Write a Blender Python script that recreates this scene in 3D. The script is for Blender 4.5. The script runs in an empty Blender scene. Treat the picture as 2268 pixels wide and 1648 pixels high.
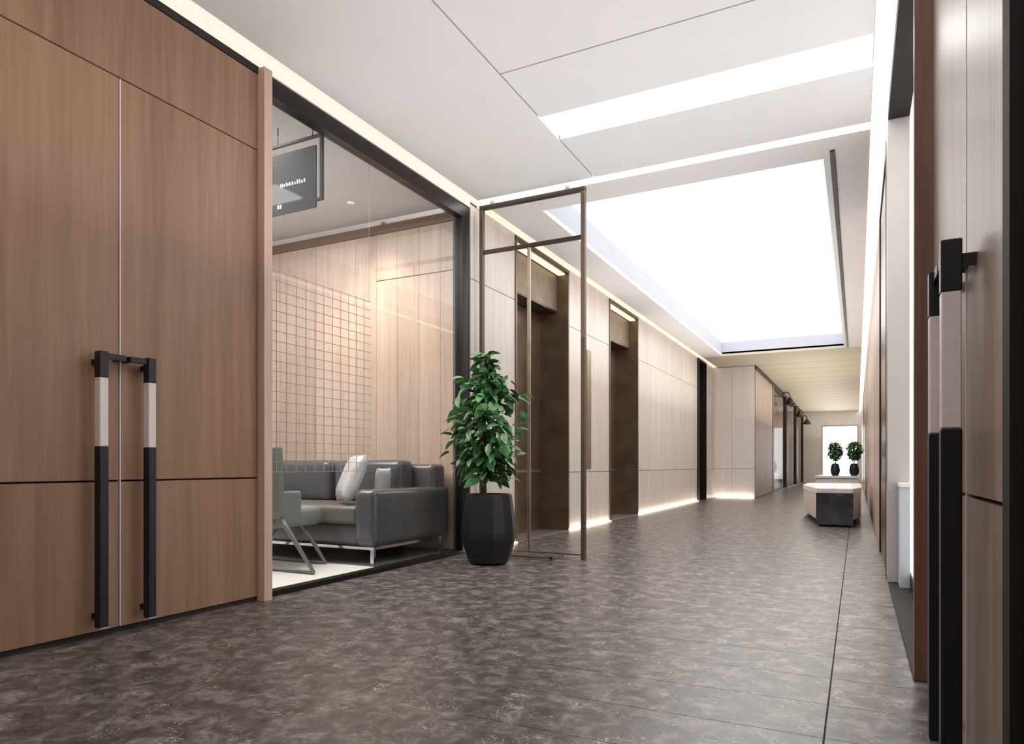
import bpy, bmesh, math, random
from mathutils import Vector, Matrix
random.seed(7)
S = bpy.context.scene
COL = S.collection

# ------------------------------------------------------------------ camera
cam_d = bpy.data.cameras.new('camera'); cam = bpy.data.objects.new('camera', cam_d); COL.objects.link(cam)
cam_d.sensor_width = 36.0; cam_d.lens = 24.0; cam_d.shift_y = 206.0/2268.0
cam_d.clip_start = 0.05; cam_d.clip_end = 200
cam.location = (0, 0, 0.85)
cam.rotation_euler = (math.radians(90), 0, math.atan2(764, 1512))
S.camera = cam

# ------------------------------------------------------------------ world, large lights, exposure
w = bpy.data.worlds.new('world'); S.world = w; w.use_nodes = True
w.node_tree.nodes['Background'].inputs[0].default_value = (0.95, 0.97, 1.0, 1)
w.node_tree.nodes['Background'].inputs[1].default_value = 6.0
S.view_settings.view_transform = 'Standard'; S.view_settings.look = 'None'
S.view_settings.gamma = 1.0; S.view_settings.use_curve_mapping = False
S.view_settings.exposure = 0.0

def area(name, loc, sx, sy, power, col, up=False, rot=None):
    d = bpy.data.lights.new(name, 'AREA'); d.shape = 'RECTANGLE'; d.size = sx; d.size_y = sy
    d.energy = power; d.color = col
    o = bpy.data.objects.new(name, d); COL.objects.link(o); o.location = loc
    o.rotation_euler = rot if rot else ((math.pi, 0, 0) if up else (0, 0, 0))
    return o
# added fill without fixtures, pointing up to brighten the ceilings
area('fill_up_near', (-1.6, 1.6, 2.0), 2.6, 9.0, 58, (1.0, 0.985, 0.985), up=True)
area('fill_up_hall', (-1.6, 11.5, 2.0), 2.6, 9.5, 95, (1.0, 0.985, 0.97), up=True)
area('fill_up_far', (-1.1, 26.0, 2.0), 1.6, 18.0, 170, (1.0, 0.93, 0.82), up=True)
area('fill_down_hall', (-1.53, 11.3, 3.385), 2.4, 9.8, 45, (1.0, 0.985, 0.96))  # added fill below the coffer, on top of the glowing panel's own light
area('fill_down_far', (-1.1, 26.5, 3.38), 1.6, 16.0, 90, (1.0, 0.95, 0.88))  # added downward fill for the far corridor, no fixture there
# added fill for the lounge behind the glass, no fixtures
area('fill_down_lounge', (-5.0, 3.6, 3.36), 2.4, 2.2, 135, (1.0, 0.95, 0.91))
area('fill_up_lounge', (-4.9, 3.9, 2.0), 2.2, 2.6, 24, (1.0, 0.96, 0.95), up=True)

# ------------------------------------------------------------------ materials
def newmat(name):
    m = bpy.data.materials.new(name); m.use_nodes = True
    nt = m.node_tree; b = nt.nodes['Principled BSDF']
    return m, nt, b
def plain(name, col, rough=0.5, metal=0.0, spec=0.5, bump=0.0, bscale=60, var=0.0):
    m, nt, b = newmat(name)
    b.inputs['Base Color'].default_value = (*col, 1); b.inputs['Roughness'].default_value = rough
    b.inputs['Metallic'].default_value = metal; b.inputs['Specular IOR Level'].default_value = spec
    geo = nt.nodes.new('ShaderNodeNewGeometry')
    nz = nt.nodes.new('ShaderNodeTexNoise'); nz.inputs['Scale'].default_value = bscale
    nt.links.new(geo.outputs['Position'], nz.inputs['Vector'])
    v = var if var else 0.04
    rmp = nt.nodes.new('ShaderNodeValToRGB')
    rmp.color_ramp.elements[0].position = .3; rmp.color_ramp.elements[1].position = .7
    rmp.color_ramp.elements[0].color = tuple(c*(1-v) for c in col)+(1,)
    rmp.color_ramp.elements[1].color = tuple(min(1, c*(1+v)) for c in col)+(1,)
    nt.links.new(nz.outputs['Fac'], rmp.inputs[0]); nt.links.new(rmp.outputs[0], b.inputs['Base Color'])
    if bump:
        bp = nt.nodes.new('ShaderNodeBump'); bp.inputs['Strength'].default_value = bump; bp.inputs['Distance'].default_value = .004
        nt.links.new(nz.outputs['Fac'], bp.inputs['Height']); nt.links.new(bp.outputs[0], b.inputs['Normal'])
    return m
def emit(name, col, s, base=.8):
    m, nt, b = newmat(name)
    b.inputs['Base Color'].default_value = (base, base, base, 1)
    b.inputs['Emission Color'].default_value = (*col, 1); b.inputs['Emission Strength'].default_value = s
    return m
def wood(name, dark, mid, light, rough=0.45, grain=1.0, var=0.12, spec=0.4):
    m, nt, b = newmat(name); L = nt.links.new; N = nt.nodes.new
    geo = N('ShaderNodeNewGeometry'); oi = N('ShaderNodeObjectInfo')
    mp = N('ShaderNodeMapping'); mp.inputs['Scale'].default_value = (26*grain, 26*grain, 1.1*grain)
    add = N('ShaderNodeVectorMath'); add.operation = 'ADD'
    sc = N('ShaderNodeMath'); sc.operation = 'MULTIPLY'; sc.inputs[1].default_value = 3.0
    L(oi.outputs['Random'], sc.inputs[0]); L(geo.outputs['Position'], add.inputs[0]); L(sc.outputs[0], add.inputs[1])
    L(add.outputs[0], mp.inputs['Vector'])
    n1 = N('ShaderNodeTexNoise'); n1.inputs['Scale'].default_value = 1; n1.inputs['Detail'].default_value = 6; n1.inputs['Distortion'].default_value = .6
    L(mp.outputs[0], n1.inputs['Vector'])
    mp2 = N('ShaderNodeMapping'); mp2.inputs['Scale'].default_value = (5*grain, 5*grain, .35*grain)
    L(add.outputs[0], mp2.inputs['Vector'])
    n2 = N('ShaderNodeTexNoise'); n2.inputs['Scale'].default_value = 1; n2.inputs['Detail'].default_value = 3
    L(mp2.outputs[0], n2.inputs['Vector'])
    mx = N('ShaderNodeMath'); mx.operation = 'MULTIPLY_ADD'; mx.inputs[1].default_value = .55
    hl = N('ShaderNodeMath'); hl.operation = 'MULTIPLY'; hl.inputs[1].default_value = .45
    L(n2.outputs['Fac'], hl.inputs[0]); L(n1.outputs['Fac'], mx.inputs[0]); L(hl.outputs[0], mx.inputs[2])
    r = N('ShaderNodeValToRGB'); e = r.color_ramp.elements
    e[0].position = .34; e[0].color = (*dark, 1); e[1].position = .68; e[1].color = (*light, 1)
    q = e.new(.5); q.color = (*mid, 1)
    L(mx.outputs[0], r.inputs[0])
    hsv = N('ShaderNodeHueSaturation')
    mr = N('ShaderNodeMapRange'); mr.inputs[3].default_value = 1-var; mr.inputs[4].default_value = 1+var
    L(oi.outputs['Random'], mr.inputs[0]); L(mr.outputs[0], hsv.inputs['Value']); L(r.outputs[0], hsv.inputs['Color'])
    L(hsv.outputs[0], b.inputs['Base Color'])
    b.inputs['Roughness'].default_value = rough; b.inputs['Specular IOR Level'].default_value = spec
    bp = N('ShaderNodeBump'); bp.inputs['Strength'].default_value = .15; bp.inputs['Distance'].default_value = .002
    L(n1.outputs['Fac'], bp.inputs['Height']); L(bp.outputs[0], b.inputs['Normal'])
    return m
def stone(name, c0, c1, c2, rough=0.3, vein=(.2, .16, .13), veinamt=.6, scale=1.0, spec=0.5):
    m, nt, b = newmat(name); L = nt.links.new; N = nt.nodes.new
    geo = N('ShaderNodeNewGeometry')
    n1 = N('ShaderNodeTexNoise'); n1.inputs['Scale'].default_value = 2.2*scale; n1.inputs['Detail'].default_value = 9; n1.inputs['Roughness'].default_value = .74; n1.inputs['Distortion'].default_value = .5
    L(geo.outputs['Position'], n1.inputs['Vector'])
    r = N('ShaderNodeValToRGB'); e = r.color_ramp.elements
    e[0].position = .36; e[0].color = (*c0, 1); e[1].position = .66; e[1].color = (*c2, 1); q = e.new(.5); q.color = (*c1, 1)
    L(n1.outputs['Fac'], r.inputs[0])
    n2 = N('ShaderNodeTexNoise'); n2.inputs['Scale'].default_value = 3.1*scale; n2.inputs['Detail'].default_value = 8; n2.inputs['Distortion'].default_value = 1.2
    L(geo.outputs['Position'], n2.inputs['Vector'])
    v = N('ShaderNodeValToRGB'); ve = v.color_ramp.elements
    ve[0].position = .485; ve[0].color = (0, 0, 0, 1); ve[1].position = .515; ve[1].color = (0, 0, 0, 1); p = ve.new(.5); p.color = (1, 1, 1, 1)
    L(n2.outputs['Fac'], v.inputs[0])
    n3 = N('ShaderNodeTexNoise'); n3.inputs['Scale'].default_value = 1.7*scale; L(geo.outputs['Position'], n3.inputs['Vector'])
    mk = N('ShaderNodeMapRange'); mk.inputs[1].default_value = .48; mk.inputs[2].default_value = .7
    L(n3.outputs['Fac'], mk.inputs[0])
    ml = N('ShaderNodeMath'); ml.operation = 'MULTIPLY'; L(v.outputs[0], ml.inputs[0]); L(mk.outputs[0], ml.inputs[1])
    ml2 = N('ShaderNodeMath'); ml2.operation = 'MULTIPLY'; ml2.inputs[1].default_value = veinamt; L(ml.outputs[0], ml2.inputs[0])
    mix = N('ShaderNodeMixRGB'); mix.inputs[2].default_value = (*vein, 1)
    L(ml2.outputs[0], mix.inputs[0]); L(r.outputs[0], mix.inputs[1]); L(mix.outputs[0], b.inputs['Base Color'])
    b.inputs['Roughness'].default_value = rough; b.inputs['Specular IOR Level'].default_value = spec
    rr = N('ShaderNodeMapRange'); rr.inputs[3].default_value = rough*.8; rr.inputs[4].default_value = rough*1.25
    L(n1.outputs['Fac'], rr.inputs[0]); L(rr.outputs[0], b.inputs['Roughness'])
    return m
def glass(name, tint=(1, 1, 1), refl=.6):
    m = bpy.data.materials.new(name); m.use_nodes = True; nt = m.node_tree; nt.nodes.clear()
    N = nt.nodes.new; L = nt.links.new
    o = N('ShaderNodeOutputMaterial'); mix = N('ShaderNodeMixShader'); lw = N('ShaderNodeLayerWeight'); lw.inputs[0].default_value = .5; pw = N('ShaderNodeMath'); pw.operation = 'POWER'; pw.inputs[1].default_value = 5.0
    fr = N('ShaderNodeMath'); fr.operation = 'MULTIPLY_ADD'; fr.inputs[1].default_value = refl; fr.inputs[2].default_value = .014
    L(lw.outputs['Facing'], pw.inputs[0]); L(pw.outputs[0], fr.inputs[0])
    t = N('ShaderNodeBsdfTransparent'); t.inputs[0].default_value = (*tint, 1)
    g = N('ShaderNodeBsdfGlossy'); g.inputs['Roughness'].default_value = .01
    L(fr.outputs[0], mix.inputs[0]); L(t.outputs[0], mix.inputs[1]); L(g.outputs[0], mix.inputs[2]); L(mix.outputs[0], o.inputs[0])
    return m

M = {}
M['walnut'] = wood('walnut', (.265, .148, .088), (.335, .195, .122), (.40, .247, .162), rough=.45, var=.05)
M['walnut_post'] = wood('walnut_post', (.16, .085, .055), (.22, .125, .085), (.27, .16, .11), rough=.5)
M['walnut_pale'] = wood('walnut_pale', (.23, .17, .135), (.32, .245, .20), (.40, .325, .275), rough=.42, spec=.3)
M['maple_post'] = wood('maple_post', (.50, .35, .27), (.58, .42, .33), (.64, .48, .38), rough=.5)
M['cream_wood'] = wood('cream_wood', (.60, .53, .48), (.66, .59, .54), (.72, .65, .60), rough=.4, grain=.7, var=.04)
M['cream_white'] = wood('cream_white', (.76, .71, .68), (.82, .77, .75), (.86, .82, .80), rough=.4, grain=.7, var=.03)
M['oak'] = wood('oak', (.50, .37, .29), (.58, .44, .36), (.65, .51, .43), rough=.5, var=.06)
M['oak_dark'] = plain('oak_dark', (.22, .14, .10), .5)
M['tan_wood'] = wood('tan_wood', (.36, .26, .2), (.46, .35, .28), (.54, .43, .35), rough=.45, var=.08)
M['beige'] = plain('beige', (.58, .53, .42), .7)
M['ceiling'] = plain('ceiling_paint', (.80, .79, .79), .85, bscale=3, var=.01)
M['gap'] = plain('shadow_gap', (.02, .018, .016), .8)
M['groove'] = plain('groove_grey', (.16, .16, .17), .8)
M['white'] = plain('white_paint', (.82, .80, .79), .6, bscale=4, var=.01)
M['coffer_paint'] = plain('coffer_paint', (.50, .53, .60), .7, bscale=3, var=.01)
M['grey_paint'] = plain('grey_paint', (.50, .47, .46), .8, bscale=3, var=.02)
M['dark_metal'] = plain('dark_metal', (.022, .018, .016), .38, .6)
M['black_metal'] = plain('black_metal', (.012, .012, .016), .45, .2)
M['bronze_dark'] = plain('bronze_dark', (.075, .052, .036), .3, .8)
M['bronze'] = plain('bronze', (.165, .115, .075), .36, .55, bscale=3, var=.25)
M['bronze_pale'] = plain('bronze_pale', (.34, .27, .20), .35, .8, bscale=6, var=.1)
M['bronze_head'] = plain('bronze_head', (.26, .20, .14), .5, .35, bscale=6, var=.15)
M['brass_dull'] = plain('brass_dull', (.15, .11, .08), .5, .4)
M['brass_dark'] = plain('brass_dark', (.05, .036, .028), .42, .5)
M['chrome'] = plain('chrome', (.65, .66, .68), .15, 1.0)
M['steel'] = plain('steel', (.55, .54, .53), .35, .9)
M['grip'] = plain('grip_white', (.82, .76, .73), .4, .0)
M['leather'] = plain('leather_grey', (.10, .103, .112), .2, spec=.7, bump=.12, bscale=160, var=.15)
M['leather_tan'] = plain('leather_taupe', (.17, .158, .15), .3, spec=.6, bump=.12, bscale=160, var=.12)
M['satin'] = plain('satin_silver', (.74, .72, .74), .3, .25, bump=.3, bscale=40, var=.1)
M['fabric'] = plain('fabric_grey', (.24, .25, .24), .85, bump=.3, bscale=300, var=.15)
M['steel_grey'] = plain('steel_grey', (.22, .22, .215), .45, .4)
M['carpet'] = plain('carpet_white', (.74, .72, .68), .95, bump=.5, bscale=200, var=.06)
M['carpet_grey'] = plain('carpet_grey', (.20, .20, .21), .9, bump=.4, bscale=200, var=.1)
M['black_paint'] = plain('black_paint', (.016, .014, .013), .7, spec=.3)
M['pot'] = plain('pot_black', (.009, .009, .011), .5, spec=.45)
M['soil'] = plain('soil', (.035, .024, .016), .95, bump=.8, bscale=90, var=.3)
M['bark'] = plain('bark', (.12, .085, .055), .85, bump=.7, bscale=70, var=.3)
M['leaf'] = plain('leaf_green', (.12, .34, .11), .38, spec=.6, bscale=14, var=.45)
M['leaf_pale'] = plain('leaf_pale', (.34, .55, .27), .38, spec=.6, bscale=14, var=.35)
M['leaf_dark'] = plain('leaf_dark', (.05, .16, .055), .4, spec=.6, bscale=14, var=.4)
M['sign'] = plain('sign_charcoal', (.06, .06, .065), .7, spec=.2)
M['wire'] = plain('wire_taupe', (.50, .43, .39), .6)
M['print'] = plain('sign_print', (.60, .60, .62), .6)
M['blue_white'] = plain('blue_white', (.52, .57, .62), .5)
M['floor'] = stone('floor_stone', (.048, .041, .039), (.112, .097, .092), (.31, .275, .262), rough=.31, vein=(.75, .66, .58), veinamt=1.0, scale=4.5, spec=.5)
M['grout'] = plain('grout', (.018, .015, .014), .8)
M['marble_dark'] = stone('marble_dark', (.02, .022, .028), (.035, .037, .045), (.06, .062, .07), rough=.25, vein=(.3, .3, .32))
M['marble_white'] = stone('marble_white', (.60, .57, .57), (.70, .67, .67), (.76, .74, .74), rough=.3, vein=(.45, .43, .43), veinamt=.3)
M['stone_pale'] = stone('stone_pale', (.45, .39, .35), (.52, .46, .42), (.58, .53, .49), rough=.4, veinamt=.1)
M['glass'] = glass('clear_glass', (.965, .975, .97))
M['glass_coated'] = glass('coated_glass', (.97, .97, .965), .06)
M['led'] = emit('led_white', (1, .99, .98), 9.0)
M['led_coffer'] = emit('luminous_membrane', (1, .99, .965), 1.6)
M['led_cream'] = emit('led_cream', (1, .87, .74), .98, .05)
M['led_hall'] = emit('led_hall_warm', (1, .85, .64), 1.02, .05)
M['led_right'] = emit('led_right', (1, .985, .95), 4.0)
M['led_base'] = emit('led_base', (1, .87, .70), 15.0)
M['led_lift'] = emit('led_lift', (1, .80, .50), 1.5, .1)
M['frosted'] = emit('frosted_lit_pane', (1, .97, .95), .85)
M['down'] = emit('downlight_lens', (1, .93, .85), .6, .3)

# ------------------------------------------------------------------ helpers
def wloc(o):
    v = Vector((0, 0, 0))
    while o is not None:
        v += o.location; o = o.parent
    return v
def tag(o, label=None, cat=None, group=None, kind=None):
    if label: o['label'] = label
    if cat: o['category'] = cat
    if group: o['group'] = group
    if kind: o['kind'] = kind
    return o
def thing(name, label, cat, loc=(0, 0, 0), group=None, kind=None, rz=0):
    o = bpy.data.objects.new(name, None); COL.objects.link(o); o.location = loc; o.rotation_euler = (0, 0, rz)
    o.empty_display_size = .1
    return tag(o, label, cat, group, kind)
def struct(name, label, cat, loc=(0, 0, 0)):
    return thing(name, label, cat, loc, kind='structure')
def link(name, bm, mat, parent=None, smooth=False):
    me = bpy.data.meshes.new(name); bm.to_mesh(me); bm.free()
    me.materials.append(mat if not isinstance(mat, str) else M[mat])
    if smooth:
        for p in me.polygons: p.use_smooth = True
    o = bpy.data.objects.new(name, me); COL.objects.link(o); o.parent = parent
    return o
def add_box(bm, x0, x1, y0, y1, z0, z1, off=(0, 0, 0), bevel=0, seg=2):
    ox, oy, oz = off
    vs = [bm.verts.new((x-ox, y-oy, z-oz)) for x, y, z in
          ((x0, y0, z0), (x1, y0, z0), (x1, y1, z0), (x0, y1, z0), (x0, y0, z1), (x1, y0, z1), (x1, y1, z1), (x0, y1, z1))]
    fs = [bm.faces.new([vs[i] for i in f]) for f in ((3, 2, 1, 0), (4, 5, 6, 7), (0, 1, 5, 4), (1, 2, 6, 5), (2, 3, 7, 6), (3, 0, 4, 7))]
    if bevel:
        es = list({e for f in fs for e in f.edges})
        bmesh.ops.bevel(bm, geom=es, offset=bevel, segments=seg, profile=.6, affect='EDGES')
def bx(name, parent, mat, x0, x1, y0, y1, z0, z1, bevel=0, seg=2, smooth=False):
    """box in world coordinates, as a child of parent (parents are unrotated)"""
    bm = bmesh.new(); c = ((x0+x1)/2, (y0+y1)/2, z0)
    add_box(bm, x0, x1, y0, y1, z0, z1, c, bevel, seg)
    o = link(name, bm, mat, parent, smooth)
    o.location = Vector(c)-wloc(parent)
    return o
def tube_bm(bm, pts, rad, n=8, cap=True):
    pts = [Vector(p) for p in pts]; rings = []
    rads = rad if isinstance(rad, (list, tuple)) else [rad]*len(pts)
    for i, p in enumerate(pts):
        d = (pts[min(i+1, len(pts)-1)]-pts[max(i-1, 0)]).normalized()
        a = d.cross(Vector((0, 0, 1)) if abs(d.z) < .95 else Vector((1, 0, 0))).normalized(); b = d.cross(a)
        rings.append([bm.verts.new(p+(a*math.cos(t)+b*math.sin(t))*rads[i]) for t in [2*math.pi*k/n for k in range(n)]])
    for r0, r1 in zip(rings, rings[1:]):
        for k in range(n): bm.faces.new((r0[k], r0[(k+1) % n], r1[(k+1) % n], r1[k]))
    if cap:
        bm.faces.new(rings[0][::-1]); bm.faces.new(rings[-1])
def tube(name, parent, mat, pts, rad, n=8, smooth=True):
    off = wloc(parent) if parent else Vector((0, 0, 0))
    bm = bmesh.new(); tube_bm(bm, [Vector(p)-off for p in pts], rad, n)
    bmesh.ops.recalc_face_normals(bm, faces=bm.faces)
    return link(name, bm, mat, parent, smooth)
def lathe(name, parent, mat, prof, n=32, loc=(0, 0, 0), smooth=True):
    bm = bmesh.new(); rings = []
    for r, z in prof:
        rings.append([bm.verts.new((loc[0]+r*math.cos(2*math.pi*k/n), loc[1]+r*math.sin(2*math.pi*k/n), loc[2]+z)) for k in range(n)])
    for r0, r1 in zip(rings, rings[1:]):
        for k in range(n): bm.faces.new((r0[k], r0[(k+1) % n], r1[(k+1) % n], r1[k]))
    bm.faces.new(rings[0][::-1]); bm.faces.new(rings[-1])
    return link(name, bm, mat, parent, smooth)
def prism(name, parent, mat, pts, z0, z1, off=(0, 0, 0), bevel=0):
    bm = bmesh.new()
    lo = [bm.verts.new((x-off[0], y-off[1], z0-off[2])) for x, y in pts]; hi = [bm.verts.new((x-off[0], y-off[1], z1-off[2])) for x, y in pts]
    n = len(pts); bm.faces.new(lo[::-1]); bm.faces.new(hi)
    for k in range(n): bm.faces.new((lo[k], lo[(k+1) % n], hi[(k+1) % n], hi[k]))
    bmesh.ops.recalc_face_normals(bm, faces=bm.faces)
    if bevel: bmesh.ops.bevel(bm, geom=list(bm.edges), offset=bevel, segments=2, affect='EDGES')
    return link(name, bm, mat, parent)

ZC = 3.40          # ceiling
XL = -3.35         # left wall
XR = 0.20          # right wall
YB = -4.0          # wall behind the camera
YE = 36.0          # end wall

# ------------------------------------------------------------------ floor
fl = struct('floor', 'polished dark brown stone tile floor of the corridor', 'floor')
bx('grout_bed', fl, 'grout', -3.60, .45, 1.333, 16.333, -.06, -.004)
bx('stone_slab', fl, 'floor', -3.60, .45, YB, 1.3327, -.06, 0)
bx('stone_slab', fl, 'floor', -3.60, .45, 16.3333, YE+.3, -.06, 0)
cols = [(-3.60, -2.30), (-2.30, -1.195), (-1.195, -.0945), (-.0885, .45)]
bx('stone_slab', fl, 'floor', -3.95, -3.60, 5.87, 19.0, -.06, 0)
tmesh = {}
for r in range(45):
    y0 = 1.3333+r/3.0
    for ci, (a, b) in enumerate(cols):
        if ci not in tmesh:
            bm = bmesh.new(); gp = (.0, .0, .0016, .0016)[ci]; add_box(bm, a, b, gp, 1/3.0-gp, -.02, 0, ((a+b)/2, 0, 0))
            me = bpy.data.meshes.new('tile'); bm.to_mesh(me); bm.free(); me.materials.append(M['floor']); tmesh[ci] = me
        o = bpy.data.objects.new('tile', tmesh[ci]); COL.objects.link(o); o.parent = fl
        o.location = ((a+b)/2, y0, 0)

# ------------------------------------------------------------------ ceiling
ce = struct('ceiling', 'white panelled ceiling of the corridor with dark joints', 'ceiling')
g = .006
def cp(x0, x1, y0, y1, mat='ceiling', z0=ZC, z1=ZC+.05): return bx('ceiling_panel', ce, mat, x0, x1, y0, y1, z0, z1)
bx('backing', ce, 'groove', -3.6, .45, YB, 6.25, ZC+.05, ZC+.09)
cp(-3.26, -2.08-g, YB, 5.73)
cp(-2.08+g, .09, YB, -2.72)
cp(-2.08+g, .09, -2.345, .9)
cp(-2.08+g, .09, 1.275, 3.94-g)
cp(-2.08+g, .09, 3.94+g, 4.565)
cp(-2.08+g, .09, 4.94, 5.73)
cp(-3.26, .09, 5.85, 6.25)
# coffer rim
cp(-3.26, -2.82, 6.25, 16.5); cp(-.25, -.20, 6.25, 16.5); cp(-.16, .09, 6.25, 16.5)
bx('slot_backing', ce, 'black_metal', -.20, -.16, 6.25, 16.5, ZC+.012, ZC+.03)
bx('coffer_side', ce, 'coffer_paint', -2.87, -2.82, 6.2, 16.55, ZC+.05, 3.73); bx('coffer_side', ce, 'coffer_paint', -.25, -.20, 6.2, 16.55, ZC+.05, 3.73)
bx('coffer_side', ce, 'coffer_paint', -2.82, -.25, 6.2, 6.25, ZC+.05, 3.73); bx('coffer_side', ce, 'coffer_paint', -2.82, -.25, 16.5, 16.55, ZC+.05, 3.73)
bx('coffer_lid', ce, 'white', -2.9, -.15, 6.1, 16.6, 3.76, 3.8)
bx('backing', ce, 'groove', -3.6, -2.87, 6.25, 16.5, ZC+.05, ZC+.09); bx('backing', ce, 'groove', -.20, .45, 6.25, 16.5, ZC+.05, ZC+.09)
cp(-3.26, .09, 16.5, 18.4, 'beige')
bx('backing', ce, 'groove', -3.6, .45, 16.5, 18.45, ZC+.05, ZC+.09)
y = 18.4
while y < YE-.2:
    cp(-2.30, .09, y+.03, min(y+1.1, YE), 'beige'); y += 1.1
bx('backing', ce, 'beige', -3.6, .45, 18.45, YE+.2, ZC+.05, ZC+.09)

def lamp(name, label, cat, mat, x0, x1, y0, y1, z0, z1, group=None):
    return tag(bx(name, None, mat, x0, x1, y0, y1, z0, z1), label, cat, group)
for (a, b, lab) in ((4.57, 4.935, 'wide white linear light crossing the ceiling in front of the thin light line'),
                    (.905, 1.27, 'wide white linear light across the ceiling overhead'), (-2.715, -2.35, 'wide white linear light across the ceiling near the back wall')):
    t = thing('linear_ceiling_light', lab, 'light', ((-2.06+.085)/2, (a+b)/2, ZC+.005), 'wide linear ceiling lights')
    bx('diffuser', t, 'led', -2.055, .085, a+.004, b-.004, ZC+.004, ZC+.02)
    bx('housing', t, 'white', -2.06, .088, a, b, ZC+.02, ZC+.048)
t = thing('thin_light_line', 'thin white light line across the ceiling above the metal frame', 'light', (-1.6, 5.79, ZC))
bx('diffuser', t, 'led', -3.26, .085, 5.735, 5.845, ZC+.004, ZC+.02); bx('housing', t, 'white', -3.26, .088, 5.732, 5.848, ZC+.02, ZC+.048)
t = thing('luminous_ceiling_panel', 'big glowing white ceiling panel recessed above the lift hall', 'light panel', (-1.53, 11.4, 3.73))
bx('membrane', t, 'led_coffer', -2.815, -.255, 6.255, 16.495, 3.725, 3.745); bx('tray', t, 'white', -2.82, -.25, 6.25, 16.5, 3.745, 3.758)
tag(bx('ceiling_track', None, 'black_metal', -.197, -.163, 6.1, 16.45, ZC-.012, ZC+.011), 'long thin black track along the right edge of the glowing panel', 'track')
t = thing('cove_light', 'warm cream light strip along the top of the left wooden doors and glass', 'light', (-3.31, .9, ZC))
bx('diffuser', t, 'led_cream', -3.349, -3.262, YB, 5.72, ZC+.003, ZC+.018); bx('lip', t, 'led_cream', -3.349, -3.343, YB, 5.72, 3.346, ZC+.003)
t = thing('cove_light', 'warm light strip along the top of the cream lift hall wall', 'light', (-3.31, 12, ZC))
bx('diffuser', t, 'led_hall', -3.349, -3.262, 5.725, 18.38, ZC+.003, ZC+.018); bx('lip', t, 'led_hall', -3.349, -3.343, 5.86, 18.38, 3.387, ZC+.003)
t = thing('cove_light', 'bright white light strip along the top of the right wall', 'light', (.15, 16, ZC))
bx('diffuser', t, 'led_right', .095, .198, YB, YE-.05, ZC+.003, ZC+.018)

# ------------------------------------------------------------------ left wall: doors, posts, glass
wl = struct('wall_left', 'walnut clad left wall around the double door', 'wall')
bx('core', wl, 'gap', -3.50, -3.375, YB, 3.20, 0, ZC+.05)
bx('panel', wl, 'walnut', -3.375, XL, YB, 1.30, .03, 2.815)
for (a, b) in ((YB, 1.30), (1.306, 3.098)):
    bx('header_panel', wl, 'walnut', -3.375, XL, a, b, 2.825, 3.295)
def leaf(door, xa, xb, y0, y1, mat, strip=None):
    for z0, z1 in ((.03, .765), (.775, 2.817)):
        bx('panel', door, mat, xa, xb, y0, y1, z0, z1)
def handle(door, xc, yb, seam, xdoor, zt=1.405, zb=.06):
    s = .0225
    bar = bx('handle', door, 'black_metal', xc-s, xc+s, yb-s, yb+s, zb, .94, .003, 1)
    bx('grip', bar, 'grip', xc-s+.001, xc+s-.001, yb-s+.001, yb+s-.001, .94, 1.277, .003, 1)
    bx('upper_bar', bar, 'black_metal', xc-s, xc+s, yb-s, yb+s, 1.277, zt, .003, 1)
    d = math.copysign(1, seam-yb)
    ya, yc = sorted((yb+d*s, seam-d*.012))
    bx('arm', bar, 'black_metal', xc-.012, xc+.012, ya, yc, zt-.034, zt-.006)
    e = math.copysign(1, xdoor-xc)
    for zz in (zt-.05, zb+.05):
        xa, xb = sorted((xc+e*s, xdoor))
        bx('standoff', bar, 'black_metal', xa, xb, yb-.013, yb+.013, zz-.013, zz+.013)
    xa, xb = sorted((xc+e*.012, xdoor))
    bx('arm_mount', bar, 'black_metal', xa, xb, seam-d*.036, seam-d*.012, zt-.034, zt-.006)
    bx('foot_cap', bar, 'steel', xc-s, xc+s, yb-s, yb+s, zb-.006, zb)
    return bar
d1 = struct('door_1', 'walnut double door with long black and white pull bars, on the left', 'door', (XL, 2.2, 0))
leaf(d1, -3.375, XL, 1.306, 2.194, 'walnut'); leaf(d1, -3.375, XL, 2.206, 3.098, 'walnut')
bx('edge_strip', d1, 'grip', -3.372, XL+.002, 2.2005, 2.2055, .03, 2.817)
handle(d1, -3.29, 2.07, 2.2, XL); handle(d1, -3.29, 2.325, 2.2, XL)
tag(bx('trim_1', None, 'maple_post', -3.46, -3.295, 3.10, 3.165, 0, 3.335), 'pale wooden post between the left double door and the glass', 'post', kind='structure')
tag(bx('trim_2', None, 'gap', -3.375, XL+.004, YB, 3.098, 3.30, 3.345), 'dark shadow line along the top of the walnut wall', 'trim', kind='structure')
tag(bx('baseboard_left', None, 'gap', -3.375, XL-.008, YB, 3.098, 0, .028), 'dark recessed skirting under the walnut wall', 'baseboard', kind='structure')

w1 = struct('window_1', 'full height glass partition in a dark frame in front of the lounge', 'window', (-3.4, 4.4, 0))
bx('frame_top', w1, 'dark_metal', -3.44, -3.36, 3.165, 5.73, 3.225, 3.345)
bx('frame_bottom', w1, 'dark_metal', -3.44, -3.365, 3.165, 5.73, 0, .035)
bx('frame_jamb', w1, 'dark_metal', -3.44, -3.365, 3.165, 3.215, .035, 3.225)
bx('frame_jamb', w1, 'dark_metal', -3.44, -3.36, 5.60, 5.73, .035, 3.225)
bx('pane', w1, 'glass', -3.407, -3.395, 3.215, 5.60, .035, 3.225)

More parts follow.
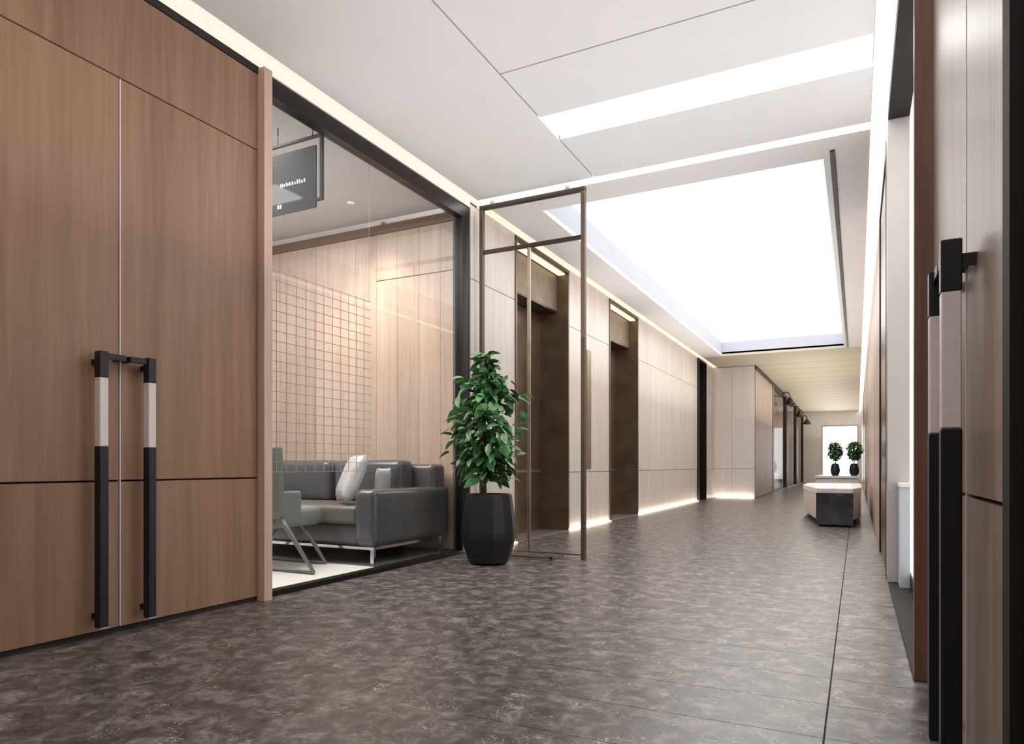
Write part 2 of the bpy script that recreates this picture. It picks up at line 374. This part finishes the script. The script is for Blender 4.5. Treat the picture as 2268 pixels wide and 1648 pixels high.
# ------------------------------------------------------------------ lounge shell
bx_ = bx
wq = struct('wall_lounge', 'oak panelled back wall of the lounge behind the glass', 'wall')
bx('core', wq, 'oak_dark', -7.0, -3.47, 5.80, 5.86, 0, 3.46)
xs = [-7.0, -6.45, -5.9, -5.35, -4.8, -4.52, -4.25, -3.98, -3.72, -3.47]
for a, b in zip(xs, xs[1:]):
    if a < -4.6:
        bx('panel', wq, 'oak', a+.0015, b-.0015, 5.775, 5.80, .02, 3.27)
    else:
        bx('panel', wq, 'oak', a+.0015, b-.0015, 5.775, 5.80, .02, 2.78); bx('panel', wq, 'oak', a+.0015, b-.0015, 5.775, 5.80, 2.79, 3.27)
bx('cornice', wq, 'oak_dark', -7.0, -3.47, 5.765, 5.80, 3.275, 3.40)
wn = struct('wall_lounge_far', 'pale far side wall of the lounge', 'wall'); bx('panel', wn, 'grey_paint', -7.06, -7.0, .9, 5.86, 0, 3.46)
wn2 = struct('wall_lounge_near', 'pale near wall of the lounge', 'wall'); bx('panel', wn2, 'grey_paint', -7.0, -3.505, .9, .96, 0, 3.46)
tag(bx('ceiling_lounge', None, 'grey_paint', -7.0, -3.445, .96, 5.775, 3.42, 3.48), 'plain grey ceiling of the lounge', 'ceiling', kind='structure')
tag(bx('floor_lounge', None, 'carpet_grey', -7.0, -3.60, .96, 5.86, -.06, 0), 'dark grey carpet of the lounge', 'floor', kind='structure')

# ------------------------------------------------------------------ lift hall wall
wh = struct('wall_lift_hall', 'cream panelled wall of the lift hall', 'wall')
def hallwall(y0, y1, n, x1=XL):
    bx('core', wh, 'groove', x1-.20, x1-.022, y0, y1, 0, ZC+.05)
    st = (y1-y0)/n
    for k in range(n):
        for z0, z1 in ((.0, .752), (.76, 2.66), (2.668, 3.385)):
            bx('panel', wh, 'cream_wood', x1-.022, x1, y0+k*st+.003, y0+(k+1)*st-.003, z0, z1)
hallwall(5.735, 6.70, 1); hallwall(8.26, 9.89, 2); hallwall(11.41, 16.28, 6); hallwall(17.22, 18.4, 1)
# lintels over the openings
for a, b in ((6.70, 8.26), (9.89, 11.41), (16.28, 17.22)):
    bx('lintel', wh, 'cream_wood', XL-.2, XL, a, b, 3.375, ZC+.05)
def lift(y0, y1, label):
    t = thing('elevator', label, 'elevator', (XL-.2, (y0+y1)/2, 0), kind='thing')
    xb = XL-.42
    bx('jamb', t, 'bronze', xb, XL+.012, y0, y0+.035, 0, 3.33); bx('jamb', t, 'bronze', xb, XL+.012, y1-.035, y1, 0, 3.33)
    bx('head_trim', t, 'bronze_dark', xb, XL+.014, y0, y1, 3.33, 3.375)
    bx('light_strip', t, 'led_lift', XL-.125, XL-.03, y0+.05, y1-.05, 3.315, 3.329)
    bx('header_panel', t, 'bronze_head', XL-.19, XL-.15, y0+.036, y1-.036, 2.86, 3.32)
    bx('header_soffit', t, 'bronze_dark', xb+.05, XL-.15, y0+.036, y1-.036, 2.835, 2.859)
    ym = (y0+y1)/2
    for a, b in ((y0+.036, ym-.004), (ym+.004, y1-.036)):
        p = bx('door_panel', t, 'bronze', xb, xb+.035, a, b, .01, 2.83)
        bx('rail', p, 'steel', xb+.035, xb+.042, a+.01, b-.01, .755, .785)
    bx('sill', t, 'steel', xb+.037, XL+.0, y0+.036, y1-.036, 0, .006)
    bx('back_plate', t, 'gap', xb-.04, xb-.002, y0, y1, 0, 3.33)
    return t
lift(6.70, 8.26, 'bronze elevator doorway seen through the tall metal frame'); lift(9.89, 11.41, 'bronze elevator doorway farther along the hall, past the metal frame')
t = struct('door_5', 'narrow dark bronze door at the far end of the lift hall wall', 'door', (XL-.2, 16.75, 0))
bx('jamb', t, 'dark_metal', XL-.3, XL+.04, 16.28, 16.34, 0, 3.37); bx('jamb', t, 'dark_metal', XL-.3, XL+.04, 17.16, 17.22, 0, 3.37)
bx('leaf', t, 'bronze_dark', XL-.28, XL-.24, 16.34, 17.16, 0, 3.32); bx('head', t, 'dark_metal', XL-.3, XL+.04, 16.34, 17.16, 3.32, 3.37)
for i, (a, b, lab) in enumerate(((5.76, 6.69, 'behind the potted tree'), (8.27, 9.88, 'between the two elevator doorways'), (11.42, 16.27, 'past the second elevator doorway'))):
    t = thing('floor_light_strip', 'warm light strip at the foot of the cream wall '+lab, 'light strip', (XL+.03, (a+b)/2, 0), 'light strips at the foot of the lift hall wall')
    bx('lens', t, 'led_base', XL+.006, XL+.040, a, b, .001, .010); bx('tray', t, 'steel', XL+.002, XL+.046, a, b, 0, .004)
t = thing('call_panel', 'slim bronze call panel on the cream wall between the elevators', 'panel', (XL, 8.95, .95), rz=0)
bx('plate', t, 'bronze_pale', XL+.0005, XL+.012, 8.92, 9.08, .80, 2.45); bx('button', t, 'steel', XL+.012, XL+.018, 8.98, 9.02, 1.10, 1.14); bx('button', t, 'steel', XL+.012, XL+.018, 8.98, 9.02, 1.18, 1.22)

# cross wall and the narrower far corridor
wx = struct('wall_cross', 'white panelled wall facing down the corridor at the end of the lift hall', 'wall')
bx('core', wx, 'groove', -3.5, -2.36, 18.43, 18.6, 0, ZC+.05)
for a, b in ((-3.40, -2.90), (-2.895, -2.34)):
    bx('panel', wx, 'cream_white', a, b, 18.4, 18.43, 0, .752); bx('panel', wx, 'cream_white', a, b, 18.4, 18.43, .76, 3.39)
t = thing('floor_light_strip', 'light strip at the foot of the white cross wall past the lift hall', 'light strip', (-2.85, 18.36, 0), 'light strips at the foot of the lift hall wall')
bx('lens', t, 'led_base', -3.30, -2.36, 18.34, 18.39, .001, .010); bx('tray', t, 'steel', -3.31, -2.35, 18.335, 18.395, 0, .004)
wf = struct('wall_far_left', 'tan wall of the far corridor with dark shopfront openings', 'wall')
XF = -2.34
bx('core', wf, 'tan_wood', XF-.16, XF, 18.6, 22.4, 0, ZC+.05)
bx('panel', wf, 'tan_wood', XF, XF+.02, 18.44, 20.4, .02, 3.30); bx('panel', wf, 'tan_wood', XF, XF+.02, 20.41, 22.35, .02, 3.30)
bx('back', wf, 'tan_wood', XF-.9, XF-.8, 22.4, YE, 0, ZC+.05)
bx('side', wf, 'tan_wood', XF-.8, XF-.16, 22.3, 22.4, 0, ZC+.05)
bx('head', wf, 'dark_metal', XF-.1, XF+.03, 18.44, YE, 3.31, ZC+.05)
bx('lid', wf, 'beige', XF-.8, XF-.1, 22.4, YE, ZC+.02, ZC+.06)
for k, (a, b) in enumerate(((22.4, 26.9), (27.3, 31.6), (32.1, 35.8))):
    wd = struct('window_%d' % (k+4), ('nearest', 'middle', 'farthest')[k]+' dark framed shopfront window of the far corridor', 'window', (XF, (a+b)/2, 0))
    bx('jamb', wd, 'brass_dark', XF-.08, XF+.03, a, a+.35, 0, 3.31); bx('jamb', wd, 'brass_dark', XF-.08, XF+.03, b-.06, b, 0, 3.31)
    bx('pane', wd, 'glass_coated', XF-.03, XF-.02, a+.35, b-.06, .04, 3.31); bx('sill', wd, 'brass_dark', XF-.06, XF+.02, a+.35, b-.06, 0, .04)
bx('pier', wf, 'tan_wood', XF-.08, XF, 26.9, 27.3, 0, 3.31); bx('pier', wf, 'tan_wood', XF-.08, XF, 31.6, 32.1, 0, 3.31)
for (y, z, lab) in ((25.6, 2.95, 'nearest'), (30.0, 2.8, 'middle'), (34.6, 2.75, 'farthest')):
    t = thing('wall_lamp', 'dark bracket lamp high on the far corridor wall, '+lab+' of three', 'lamp', (XF, y, z), 'bracket lamps of the far corridor')
    bx('plate', t, 'brass_dark', XF+.031, XF+.045, y-.08, y+.08, z+.32, z+.52)
    tube('arm', t, 'brass_dark', [(XF+.045, y, z+.42), (XF+.2, y, z+.42), (XF+.26, y, z+.3), (XF+.26, y, z+.22)], .018)
    lathe('shade', t, 'brass_dark', [(.03, .24), (.06, .22), (.17, .05), (.18, 0), (.16, 0), (.05, .19)], 16, (.26, 0, 0))
t = thing('display_plinth', 'white stone plinth behind the far shopfront glass', 'plinth', (XF-.45, 25.5, 0))
bx('body', t, 'stone_pale', XF-.7, XF-.15, 24.0, 27.2, 0, .5); bx('top', t, 'marble_white', XF-.72, XF-.13, 23.98, 27.22, .5, .54)
t = thing('vase', 'small dark vase on the white plinth behind the far glass', 'vase', (XF-.42, 26.0, .54))
lathe('body', t, 'brass_dark', [(.10, 0), (.19, .12), (.22, .25), (.18, .4), (.09, .5), (.10, .54), (.07, .54)], 20)

# ------------------------------------------------------------------ end wall and window
we = struct('wall_end', 'pale end wall of the corridor around the bright window', 'wall')
bx('panel', we, 'white', -3.3, -1.52, YE, YE+.15, 0, ZC+.05); bx('panel', we, 'white', .06, .45, YE, YE+.15, 0, ZC+.05)
bx('panel', we, 'white', -1.52, .06, YE, YE+.15, 2.75, ZC+.05); bx('panel', we, 'white', -1.52, .06, YE, YE+.15, 0, .1)
w2 = struct('window_2', 'bright daylight window at the end of the corridor', 'window', (-.73, YE, .1))
for a, b in ((-1.52, -1.46), (0, .06)): bx('frame_jamb', w2, 'grey_paint', a, b, YE+.03, YE+.1, .1, 2.75)
bx('frame_top', w2, 'grey_paint', -1.46, 0, YE+.03, YE+.1, 2.69, 2.75); bx('frame_bottom', w2, 'grey_paint', -1.46, 0, YE+.03, YE+.1, .1, .16)
bx('pane', w2, 'glass', -1.46, 0, YE+.06, YE+.07, .16, 2.69)
wb = struct('wall_back', 'walnut wall closing the near end of the corridor', 'wall'); bx('panel', wb, 'walnut', -3.5, .45, YB-.1, YB, 0, ZC+.09)

# ------------------------------------------------------------------ right wall
wr = struct('wall_right', 'wood clad right wall of the corridor', 'wall')
XD = .26
bx('core', wr, 'gap', XD+.03, .45, YB, 3.11, 0, ZC+.05)
bx('panel', wr, 'walnut_pale', XD, XD+.03, YB, 1.46, .03, 3.30)
bx('header_panel', wr, 'walnut_pale', XD, XD+.03, 1.54, 3.05, 2.825, 3.30)
bx('core', wr, 'gap', .345, .45, 3.11, 5.6, 0, ZC+.05)
bx('core', wr, 'gap', .24, .45, 5.66, YE, 0, ZC+.05)
bx('soffit', wr, 'black_paint', XR, .345, 3.11, 5.6, 3.33, ZC+.045)
bx('jamb', wr, 'grey_paint', XR, .45, 5.60, 5.66, 0, ZC+.05)
bx('head', wr, 'walnut', XR, .24, 5.66, YE, 3.32, ZC+.045)
bx('top_rail', wr, 'dark_metal', XR, .29, YB, 3.11, 3.305, ZC+.045)
yy = [(5.665, 5.92)] + [(7.66, 10.6), (10.61, 13.5), (13.51, 16.5), (16.51, 19.6), (19.61, 22.0)] + [(26.5, 31.0), (31.01, YE)]
for a, b in yy: bx('panel', wr, 'tan_wood', XR, .24, a, b-.005, .02, 3.315)
tag(bx('trim_3', None, 'walnut_post', XR-.002, XD+.028, 3.05, 3.108, .02, 3.395), 'brown wooden post between the right double door and the bright recess', 'post', kind='structure')
tag(bx('trim_4', None, 'black_paint', XD-.02, XD+.028, 1.47, 1.535, 0, 3.30), 'black post at the right edge beside the double door', 'post', kind='structure')
tag(bx('trim_5', None, 'black_paint', XR, .345, 3.112, 5.598, .0, .012), 'dark threshold along the foot of the bright recess', 'trim', kind='structure')
d2 = struct('door_2', 'grey brown wooden double door with long pull bars, on the right', 'door', (XD, 2.17, 0))
leaf(d2, XD, XD+.028, 1.54, 2.164, 'walnut_pale'); leaf(d2, XD, XD+.028, 2.176, 3.045, 'walnut_pale')
bx('edge_strip', d2, 'grip', XD-.002, XD+.02, 2.1645, 2.17, .03, 2.817)
handle(d2, .207, 2.0, 2.17, XD); handle(d2, .207, 2.31, 2.17, XD)
d3 = struct('door_3', 'tall dark bronze door set in the right wall', 'door', (.22, 6.8, 0))
bx('frame_jamb', d3, 'dark_metal', XR-.004, .238, 5.925, 6.0, 0, 3.318); bx('frame_jamb', d3, 'dark_metal', XR-.004, .238, 7.58, 7.655, 0, 3.318)
bx('frame_top', d3, 'dark_metal', XR-.004, .238, 6.0, 7.58, 3.24, 3.318); bx('leaf', d3, 'bronze_dark', .208, .238, 6.0, 7.58, 0, 3.24)
d4 = struct('door_4', 'dark far opening in the right wall near the end window', 'door', (.22, 24.2, 0))
bx('frame_jamb', d4, 'dark_metal', XR-.004, .238, 22.0, 22.2, 0, 3.318); bx('frame_jamb', d4, 'dark_metal', XR-.004, .238, 26.3, 26.495, 0, 3.318)
bx('leaf', d4, 'bronze_dark', .205, .238, 22.2, 26.3, 0, 3.318)
w3 = struct('window_3', 'frosted bright window pane in the right recess', 'window', (.34, 4.4, 0))
bx('pane', w3, 'frosted', .334, .344, 3.112, 5.598, .10, 3.328); bx('sill', w3, 'dark_metal', .325, .344, 3.112, 5.598, .012, .10)
t = thing('pedestal', 'slim pale blue pedestal standing in the bright right recess', 'pedestal', (.29, 5.47, .012))
bx('body', t, 'blue_white', .262, .322, 5.36, 5.59, .012, .70); bx('cap', t, 'white', .258, .324, 5.35, 5.596, .70, .725)
t = thing('wall_plate', 'slim dark plate on the frosted pane in the right recess', 'plate', (.33, 5.0, .55))
bx('plate', t, 'sign', .326, .3335, 4.94, 5.10, .48, .76); bx('slot', t, 'steel', .3235, .326, 4.98, 5.06, .58, .66)

# ------------------------------------------------------------------ tall metal frame
t = thing('metal_frame', 'tall slim brass and black metal frame standing behind the potted tree', 'frame', (-2.73, 5.80, 0))
bx('post', t, 'brass_dull', -3.275, -3.235, 5.775, 5.82, .0, 3.325, .003, 1); bx('post', t, 'brass_dull', -2.225, -2.185, 5.775, 5.82, 0.0, 3.325, .003, 1)
bx('post', t, 'bronze_pale', -2.765, -2.735, 5.785, 5.81, .045, 2.895, .002, 1)
bx('top_bar', t, 'brass_dark', -3.275, -2.185, 5.775, 5.82, 3.325, 3.365, .003, 1)
bx('transom', t, 'brass_dark', -3.235, -2.225, 5.78, 5.815, 2.895, 2.93, .002, 1)
bx('base_bar', t, 'bronze_pale', -3.235, -2.225, 5.782, 5.813, .03, .045)
bx('base_bar', t, 'bronze_pale', -2.90, -2.42, 5.56, 5.59, .012, .03)
bx('foot', t, 'bronze_pale', -2.435, -2.405, 5.56, 5.813, 0, .03); bx('foot', t, 'bronze_pale', -2.90, -2.87, 5.56, 5.813, 0, .03)
bx('ceiling_fixing', t, 'brass_dull', -3.16, -3.12, 5.78, 5.815, 3.365, 3.40); bx('ceiling_fixing', t, 'brass_dull', -2.38, -2.34, 5.78, 5.815, 3.365, 3.40)

# ------------------------------------------------------------------ potted tree
def leafmesh(name, L, W, mat, fold=.25, bend=.25):
    bm = bmesh.new(); n = 5; rows = []
    for i in range(n+1):
        u = i/n; wd = W*math.sin(math.pi*min(1, u*.93+.04))**.8*(1-.25*u); z = -bend*L*u*u
        rows.append((bm.verts.new((u*L, -wd, z+fold*wd)), bm.verts.new((u*L, 0, z)), bm.verts.new((u*L, wd, z+fold*wd))))
    for a, b in zip(rows, rows[1:]):
        bm.faces.new((a[0], b[0], b[1], a[1])); bm.faces.new((a[1], b[1], b[2], a[2]))
    me = bpy.data.meshes.new(name); bm.to_mesh(me); bm.free(); me.materials.append(M[mat])
    for p in me.polygons: p.use_smooth = True
    return me
PX, PY = -2.845, 5.18
t = thing('potted_tree', 'leafy green tree in a tall black faceted pot beside the glass', 'plant', (PX, PY, 0))
bm = bmesh.new(); prof = [(.15, 0), (.178, .02), (.235, .22), (.238, .28), (.225, .42), (.203, .58), (.198, .60), (.178, .60), (.172, .55)]
rings = []; n = 14
for r, z in prof:
    rings.append([bm.verts.new((r*math.cos(2*math.pi*k/n), r*math.sin(2*math.pi*k/n), z)) for k in range(n)])
for r0, r1 in zip(rings, rings[1:]):
    for k in range(n): bm.faces.new((r0[k], r0[(k+1) % n], r1[(k+1) % n], r1[k]))
bm.faces.new(rings[0][::-1]); bm.faces.new(rings[-1])
link('pot', bm, 'pot', t)
lathe('soil', t, 'soil', [(.16, .552), (.17, .56), (.1, .575), (.01, .58)], 20)
trunk_pts = [(-.04, 0, .56), (-.05, 0, .75), (-.035, .01, 1.0), (-.05, .0, 1.3), (-.03, 0, 1.62)]
tube('trunk', t, 'bark', [Vector(p)+Vector((PX, PY, 0)) for p in trunk_pts], [.026, .022, .018, .013, .006])
rng = random.Random(11)
def crown(z):   # half width of the crown by height, centre shift
    pts = [(.70, .10), (.80, .26), (.95, .30), (1.1, .29), (1.25, .31), (1.4, .32), (1.55, .24), (1.68, .10), (1.84, .03)]
    for (a, ra), (b, rb) in zip(pts, pts[1:]):
        if a <= z <= b: return ra+(rb-ra)*(z-a)/(b-a)
    return .02
BR = []
for k in range(14):
    z = .72+k*.065; a = k*2.4; r = crown(min(1.8, z+.15))*.75
    p0 = Vector((-.042, 0, z)); p1 = p0+Vector((math.cos(a)*r*.5, math.sin(a)*r*.5, .09)); p2 = p0+Vector((math.cos(a)*r, math.sin(a)*r, .14))
    br_ = tube('branch', t, 'bark', [p+Vector((PX, PY, 0)) for p in (p0, p1, p2)], [.008, .006, .003], 5); BR.append((p2, br_))
LM = [leafmesh('leaf', .125, .040, 'leaf'), leafmesh('leaf', .105, .036, 'leaf_pale', .2, .35), leafmesh('leaf', .115, .038, 'leaf_dark', .3, .2), leafmesh('leaf', .14, .044, 'leaf', .2, .4)]
def leafplace(rng, shell=True):
    while True:
        z = rng.uniform(.72, 1.82)
        if rng.random() < crown(z)/.33: break
    a = rng.uniform(0, 2*math.pi); r = crown(z)*(rng.uniform(.45, 1.05) if shell else rng.uniform(.1, .8))
    lump = .8+.3*math.sin(a*3+z*9)
    pos = Vector((math.cos(a)*r*lump-.02, math.sin(a)*r*lump, z))
    rot = Matrix.Rotation(a+rng.uniform(-1.1, 1.1), 4, 'Z') @ Matrix.Rotation(rng.uniform(-.5, .95), 4, 'Y') @ Matrix.Rotation(rng.uniform(-.7, .7), 4, 'X')
    return Matrix.Translation(pos) @ rot @ Matrix.Scale(rng.uniform(.7, 1.15), 4)
for k in range(285):
    me = LM[rng.choice((0, 0, 1, 2, 2, 3))]
    o = bpy.data.objects.new('leaf', me); COL.objects.link(o); mt_ = leafplace(rng)
    o.parent = min(BR, key=lambda q: (q[0]-mt_.translation).length)[1]; o.matrix_local = mt_
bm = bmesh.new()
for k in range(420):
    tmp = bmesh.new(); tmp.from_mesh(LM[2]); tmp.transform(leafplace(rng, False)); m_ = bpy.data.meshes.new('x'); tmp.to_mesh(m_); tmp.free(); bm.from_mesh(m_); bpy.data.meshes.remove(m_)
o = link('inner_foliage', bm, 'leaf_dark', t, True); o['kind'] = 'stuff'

# ------------------------------------------------------------------ lounge furniture
s = thing('sofa', 'dark grey glossy leather sofa on chrome legs behind the glass', 'sofa', (-4.65, 5.1, 0))
def cush(name, parent, mat, x0, x1, y0, y1, z0, z1, b=.05):
    return bx(name, parent, mat, x0, x1, y0, y1, z0, z1, b, 4, True)
cush('base', s, 'leather', -5.72, -3.58, 4.60, 5.70, .16, .34, .03)
cush('arm', s, 'leather', -3.78, -3.56, 4.52, 5.70, .165, .645, .07); cush('arm', s, 'leather', -5.76, -5.54, 4.52, 5.70, .165, .645, .07)
cush('backrest', s, 'leather', -5.54, -3.60, 5.46, 5.70, .34, .86, .07)
for a, b in ((-5.53, -4.66), (-4.65, -3.79)):
    cush('seat_cushion', s, 'leather_tan', a, b, 4.56, 5.36, .34, .50, .05)
    cush('back_cushion', s, 'leather', a+.02, b-.02, 5.22, 5.47, .49, .90, .09)
for x in (-5.66, -3.62):
    for y in (4.58, 5.62): bx('leg', s, 'chrome', x-.018, x+.018, y-.012, y+.012, 0, .16)
bx('rail', s, 'chrome', -5.64, -3.64, 4.574, 4.586, .135, .158); bx('rail', s, 'chrome', -3.626, -3.614, 4.59, 5.61, .135, .158)
def pillow(name, label, mat, loc, size, thick, rot, cat='cushion'):
    bm = bmesh.new(); n = 10; top = {}; bot = {}
    for i in range(n+1):
        for j in range(n+1):
            u = i/n*2-1; v = j/n*2-1
            h = thick*.5*((1-u**4)*(1-v**4))**.5
            pin = 1-.09*(1-abs(u))*0 - .06*(u*u*(1-v*v)+v*v*(1-u*u))
            top[i, j] = bm.verts.new((u*size*.5*pin, v*size*.5*pin, h)); bot[i, j] = top[i, j] if i in (0, n) or j in (0, n) else bm.verts.new((u*size*.5*pin, v*size*.5*pin, -h))
    for i in range(n):
        for j in range(n):
            bm.faces.new((top[i, j], top[i+1, j], top[i+1, j+1], top[i, j+1])); bm.faces.new((bot[i, j+1], bot[i+1, j+1], bot[i+1, j], bot[i, j]))
    o = link(name, bm, mat, None, True); o.location = loc; o.rotation_euler = rot
    return tag(o, label, cat, 'cushions on the sofa')
pillow('cushion', 'shiny silver square cushion leaning in the sofa corner', 'satin', (-4.05, 4.82, .735), .46, .15, (math.radians(68), 0, math.radians(-38)))
pillow('cushion', 'small pale grey cushion behind the silver one on the sofa', 'print', (-3.88, 5.05, .69), .27, .07, (math.radians(84), 0, math.radians(-80)))

CX, CY = -4.40, 4.15
c = thing('armchair', 'grey armchair on slanted metal legs at the left end of the glass', 'chair', (CX, CY, 0))
def ct(name, mat, pts, r): return tube(name, c, mat, [Vector(p)+Vector((CX, CY, 0)) for p in pts], r, 8)
cush('seat', c, 'fabric', CX-.30, CX+.30, 3.95, 4.52, .34, .50, .07)
def shell(name, x0, x1, y0, y1, z0, z1, dy): # leaning back panel
    o = cush(name, c, 'fabric', x0, x1, y0, y1, z0, z1, .035)
    for v in o.data.vertices: v.co.y -= dy*(v.co.z/(z1-z0))
    return o
shell('backrest', CX-.36, CX+.37, 3.93, 4.02, .42, 1.0, .03)
cush('arm', c, 'fabric', CX+.30, CX+.36, 3.96, 4.20, .38, .64, .028); cush('arm', c, 'fabric', CX-.36, CX-.30, 3.96, 4.20, .38, .64, .028)
for sw, yy_ in ((.70, -.18), (.40, .28)):
    for sx in (-1, 1): ct('leg', 'steel_grey', [(sx*(sw-.33), yy_, .42), (sx*(sw-.28), yy_, .36), (sx*sw, yy_, .027)], [.022, .02, .014])
    ct('floor_bar', 'steel_grey', [(-sw, yy_, .027), (sw, yy_, .027)], .013)
tag(bx('rug', None, 'carpet', -6.2, -3.46, 3.22, 4.50, 0.0005, .012, .003, 1), 'white short pile rug on the lounge floor along the glass', 'rug')

sg = thing('hanging_sign', 'charcoal sign in a thin dark frame hanging inside the lounge', 'sign', (-3.78, 3.85, 3.3))
def sx(u): return -4.02+u*(.52)
bx('panel', sg, 'sign', -4.02, -3.565, 3.845, 3.855, 2.755, 3.215)
bx('frame_bar', sg, 'sign', -4.02, -3.50, 3.84, 3.86, 3.272, 3.29); bx('frame_bar', sg, 'sign', -3.525, -3.50, 3.84, 3.86, 2.80, 3.272)
bx('frame_bar', sg, 'sign', -3.565, -3.525, 3.84, 3.86, 2.80, 2.818)
for x in (-3.95, -3.6): tube('rod', sg, 'sign', [(x, 3.85, 3.29), (x, 3.85, 3.42)], .004, 6)
rr = random.Random(3); x = -3.92
while x < -3.66:
    wdt = rr.uniform(.012, .03); hh = rr.uniform(.018, .034)
    bx('letter_mark', sg, 'print', x, x+wdt*.6, 3.8435, 3.845, 2.96, 2.96+hh); x += wdt
for x in (-3.95, -3.925): bx('letter_mark', sg, 'print', x, x+.018, 3.8435, 3.845, 2.80, 2.83)

ms = thing('wire_screen', 'fine pale wire grid screen hanging behind the glass', 'screen', (-3.62, 4.0, .79))
vm = None
y = 3.42
while y < 4.56:
    o = bx('wire', ms, 'wire', -3.6225, -3.6175, y-.0018, y+.0018, .80, 2.22); y += .095
z = .80
while z < 2.23:
    bx('wire', ms, 'wire', -3.6275, -3.6225, 3.42, 4.56, z-.0018, z+.0018); z += .0705
for yv in (3.43, 4.53): tube('hanger', ms, 'wire', [(-3.62, yv, 2.215), (-3.62, yv, 3.42)], .0015, 5)

def downlight(x, y, label):
    t = thing('downlight', label, 'light', (x, y, 3.40))
    lathe('ring', t, 'white', [(.045, .017), (.045, .02), (.04, .02), (.04, .017)], 20)
    lathe('lens', t, 'down', [(.038, .0165), (.038, .02)], 20)
    d = bpy.data.lights.new('downlight_beam', 'SPOT'); d.energy = 60; d.spot_size = math.radians(95); d.spot_blend = 1.0; d.color = (1, .83, .62); d.shadow_soft_size = .05
    o = bpy.data.objects.new('downlight_beam', d); COL.objects.link(o); o.location = (x, y, 3.395); o.rotation_euler = (math.radians(14), 0, 0)
downlight(-4.42, 5.25, 'small round added downlight washing the oak wall above the sofa')  # fitting added to give the warm glow on the oak

# ------------------------------------------------------------------ benches in the hall
b = thing('island_bench', 'low faceted bench with dark marble front and white top in the hall', 'bench', (-.33, 12, 0))
o3 = (-.33, 12, 0)
P = [(-.50, 10.35), (-.05, 10.35), (.06, 11.1), (.06, 13.6), (-.80, 13.6), (-.80, 12.3)]
def inset(pts, d):
    cx = sum(p[0] for p in pts)/len(pts); cy = sum(p[1] for p in pts)/len(pts)
    return [(cx+(x-cx)*(1-d), cy+(y-cy)*(1-d*.35)) for x, y in pts]
prism('plinth', b, 'gap', inset(P, .2), 0, .10, o3)
prism('body', b, 'stone_pale', inset(P, .02), .10, .46, o3)
prism('top', b, 'marble_white', P, .46, .525, o3, .006)
prism('front_panel', b, 'marble_dark', [(-.505, 10.325), (-.045, 10.325), (-.045, 10.40), (-.505, 10.40)], .03, .462, o3)
b2 = thing('white_bench', 'white block bench carrying two potted plants, behind the island bench', 'bench', (-.4, 18, 0))
bx('body', b2, 'marble_white', -.84, .02, 17.0, 19.4, .06, .56); bx('top', b2, 'marble_white', -.86, .04, 16.96, 19.44, .56, .60); bx('plinth', b2, 'gap', -.78, -.02, 17.1, 19.3, 0, .06)
def smallplant(x, y, z, label, seed):
    t = thing('potted_plant', label, 'plant', (x, y, z), 'plants on the white bench')
    lathe('pot', t, 'pot', [(.06, 0), (.095, .05), (.105, .13), (.085, .24), (.06, .29), (.05, .29), (.05, .26)], 16)
    tube('stem', t, 'bark', [(x, y, z+.26), (x+.01, y, z+.6), (x, y, z+.8)], [.014, .012, .006], 6)
    r_ = random.Random(seed); bm = bmesh.new()
    for k in range(420):
        u = r_.uniform(0, 2*math.pi); h = r_.uniform(-1, 1); rad = (1-h*h)**.5*.15*r_.uniform(.35, 1.0)
        mt = Matrix.Translation((math.cos(u)*rad, math.sin(u)*rad, .60+h*.2)) @ Matrix.Rotation(u, 4, 'Z') @ Matrix.Rotation(r_.uniform(-.4, .9), 4, 'Y') @ Matrix.Scale(.72, 4)
        tmp = bmesh.new(); tmp.from_mesh(LM[0]); tmp.transform(mt); m_ = bpy.data.meshes.new('x'); tmp.to_mesh(m_); tmp.free(); bm.from_mesh(m_); bpy.data.meshes.remove(m_)
    o = link('foliage', bm, 'leaf_dark', t, True); o['kind'] = 'stuff'
smallplant(-.46, 17.9, .60, 'small green plant in a black pot, left one on the white bench', 5)
smallplant(-.06, 17.9, .60, 'small green plant in a black pot, right one on the white bench', 9)
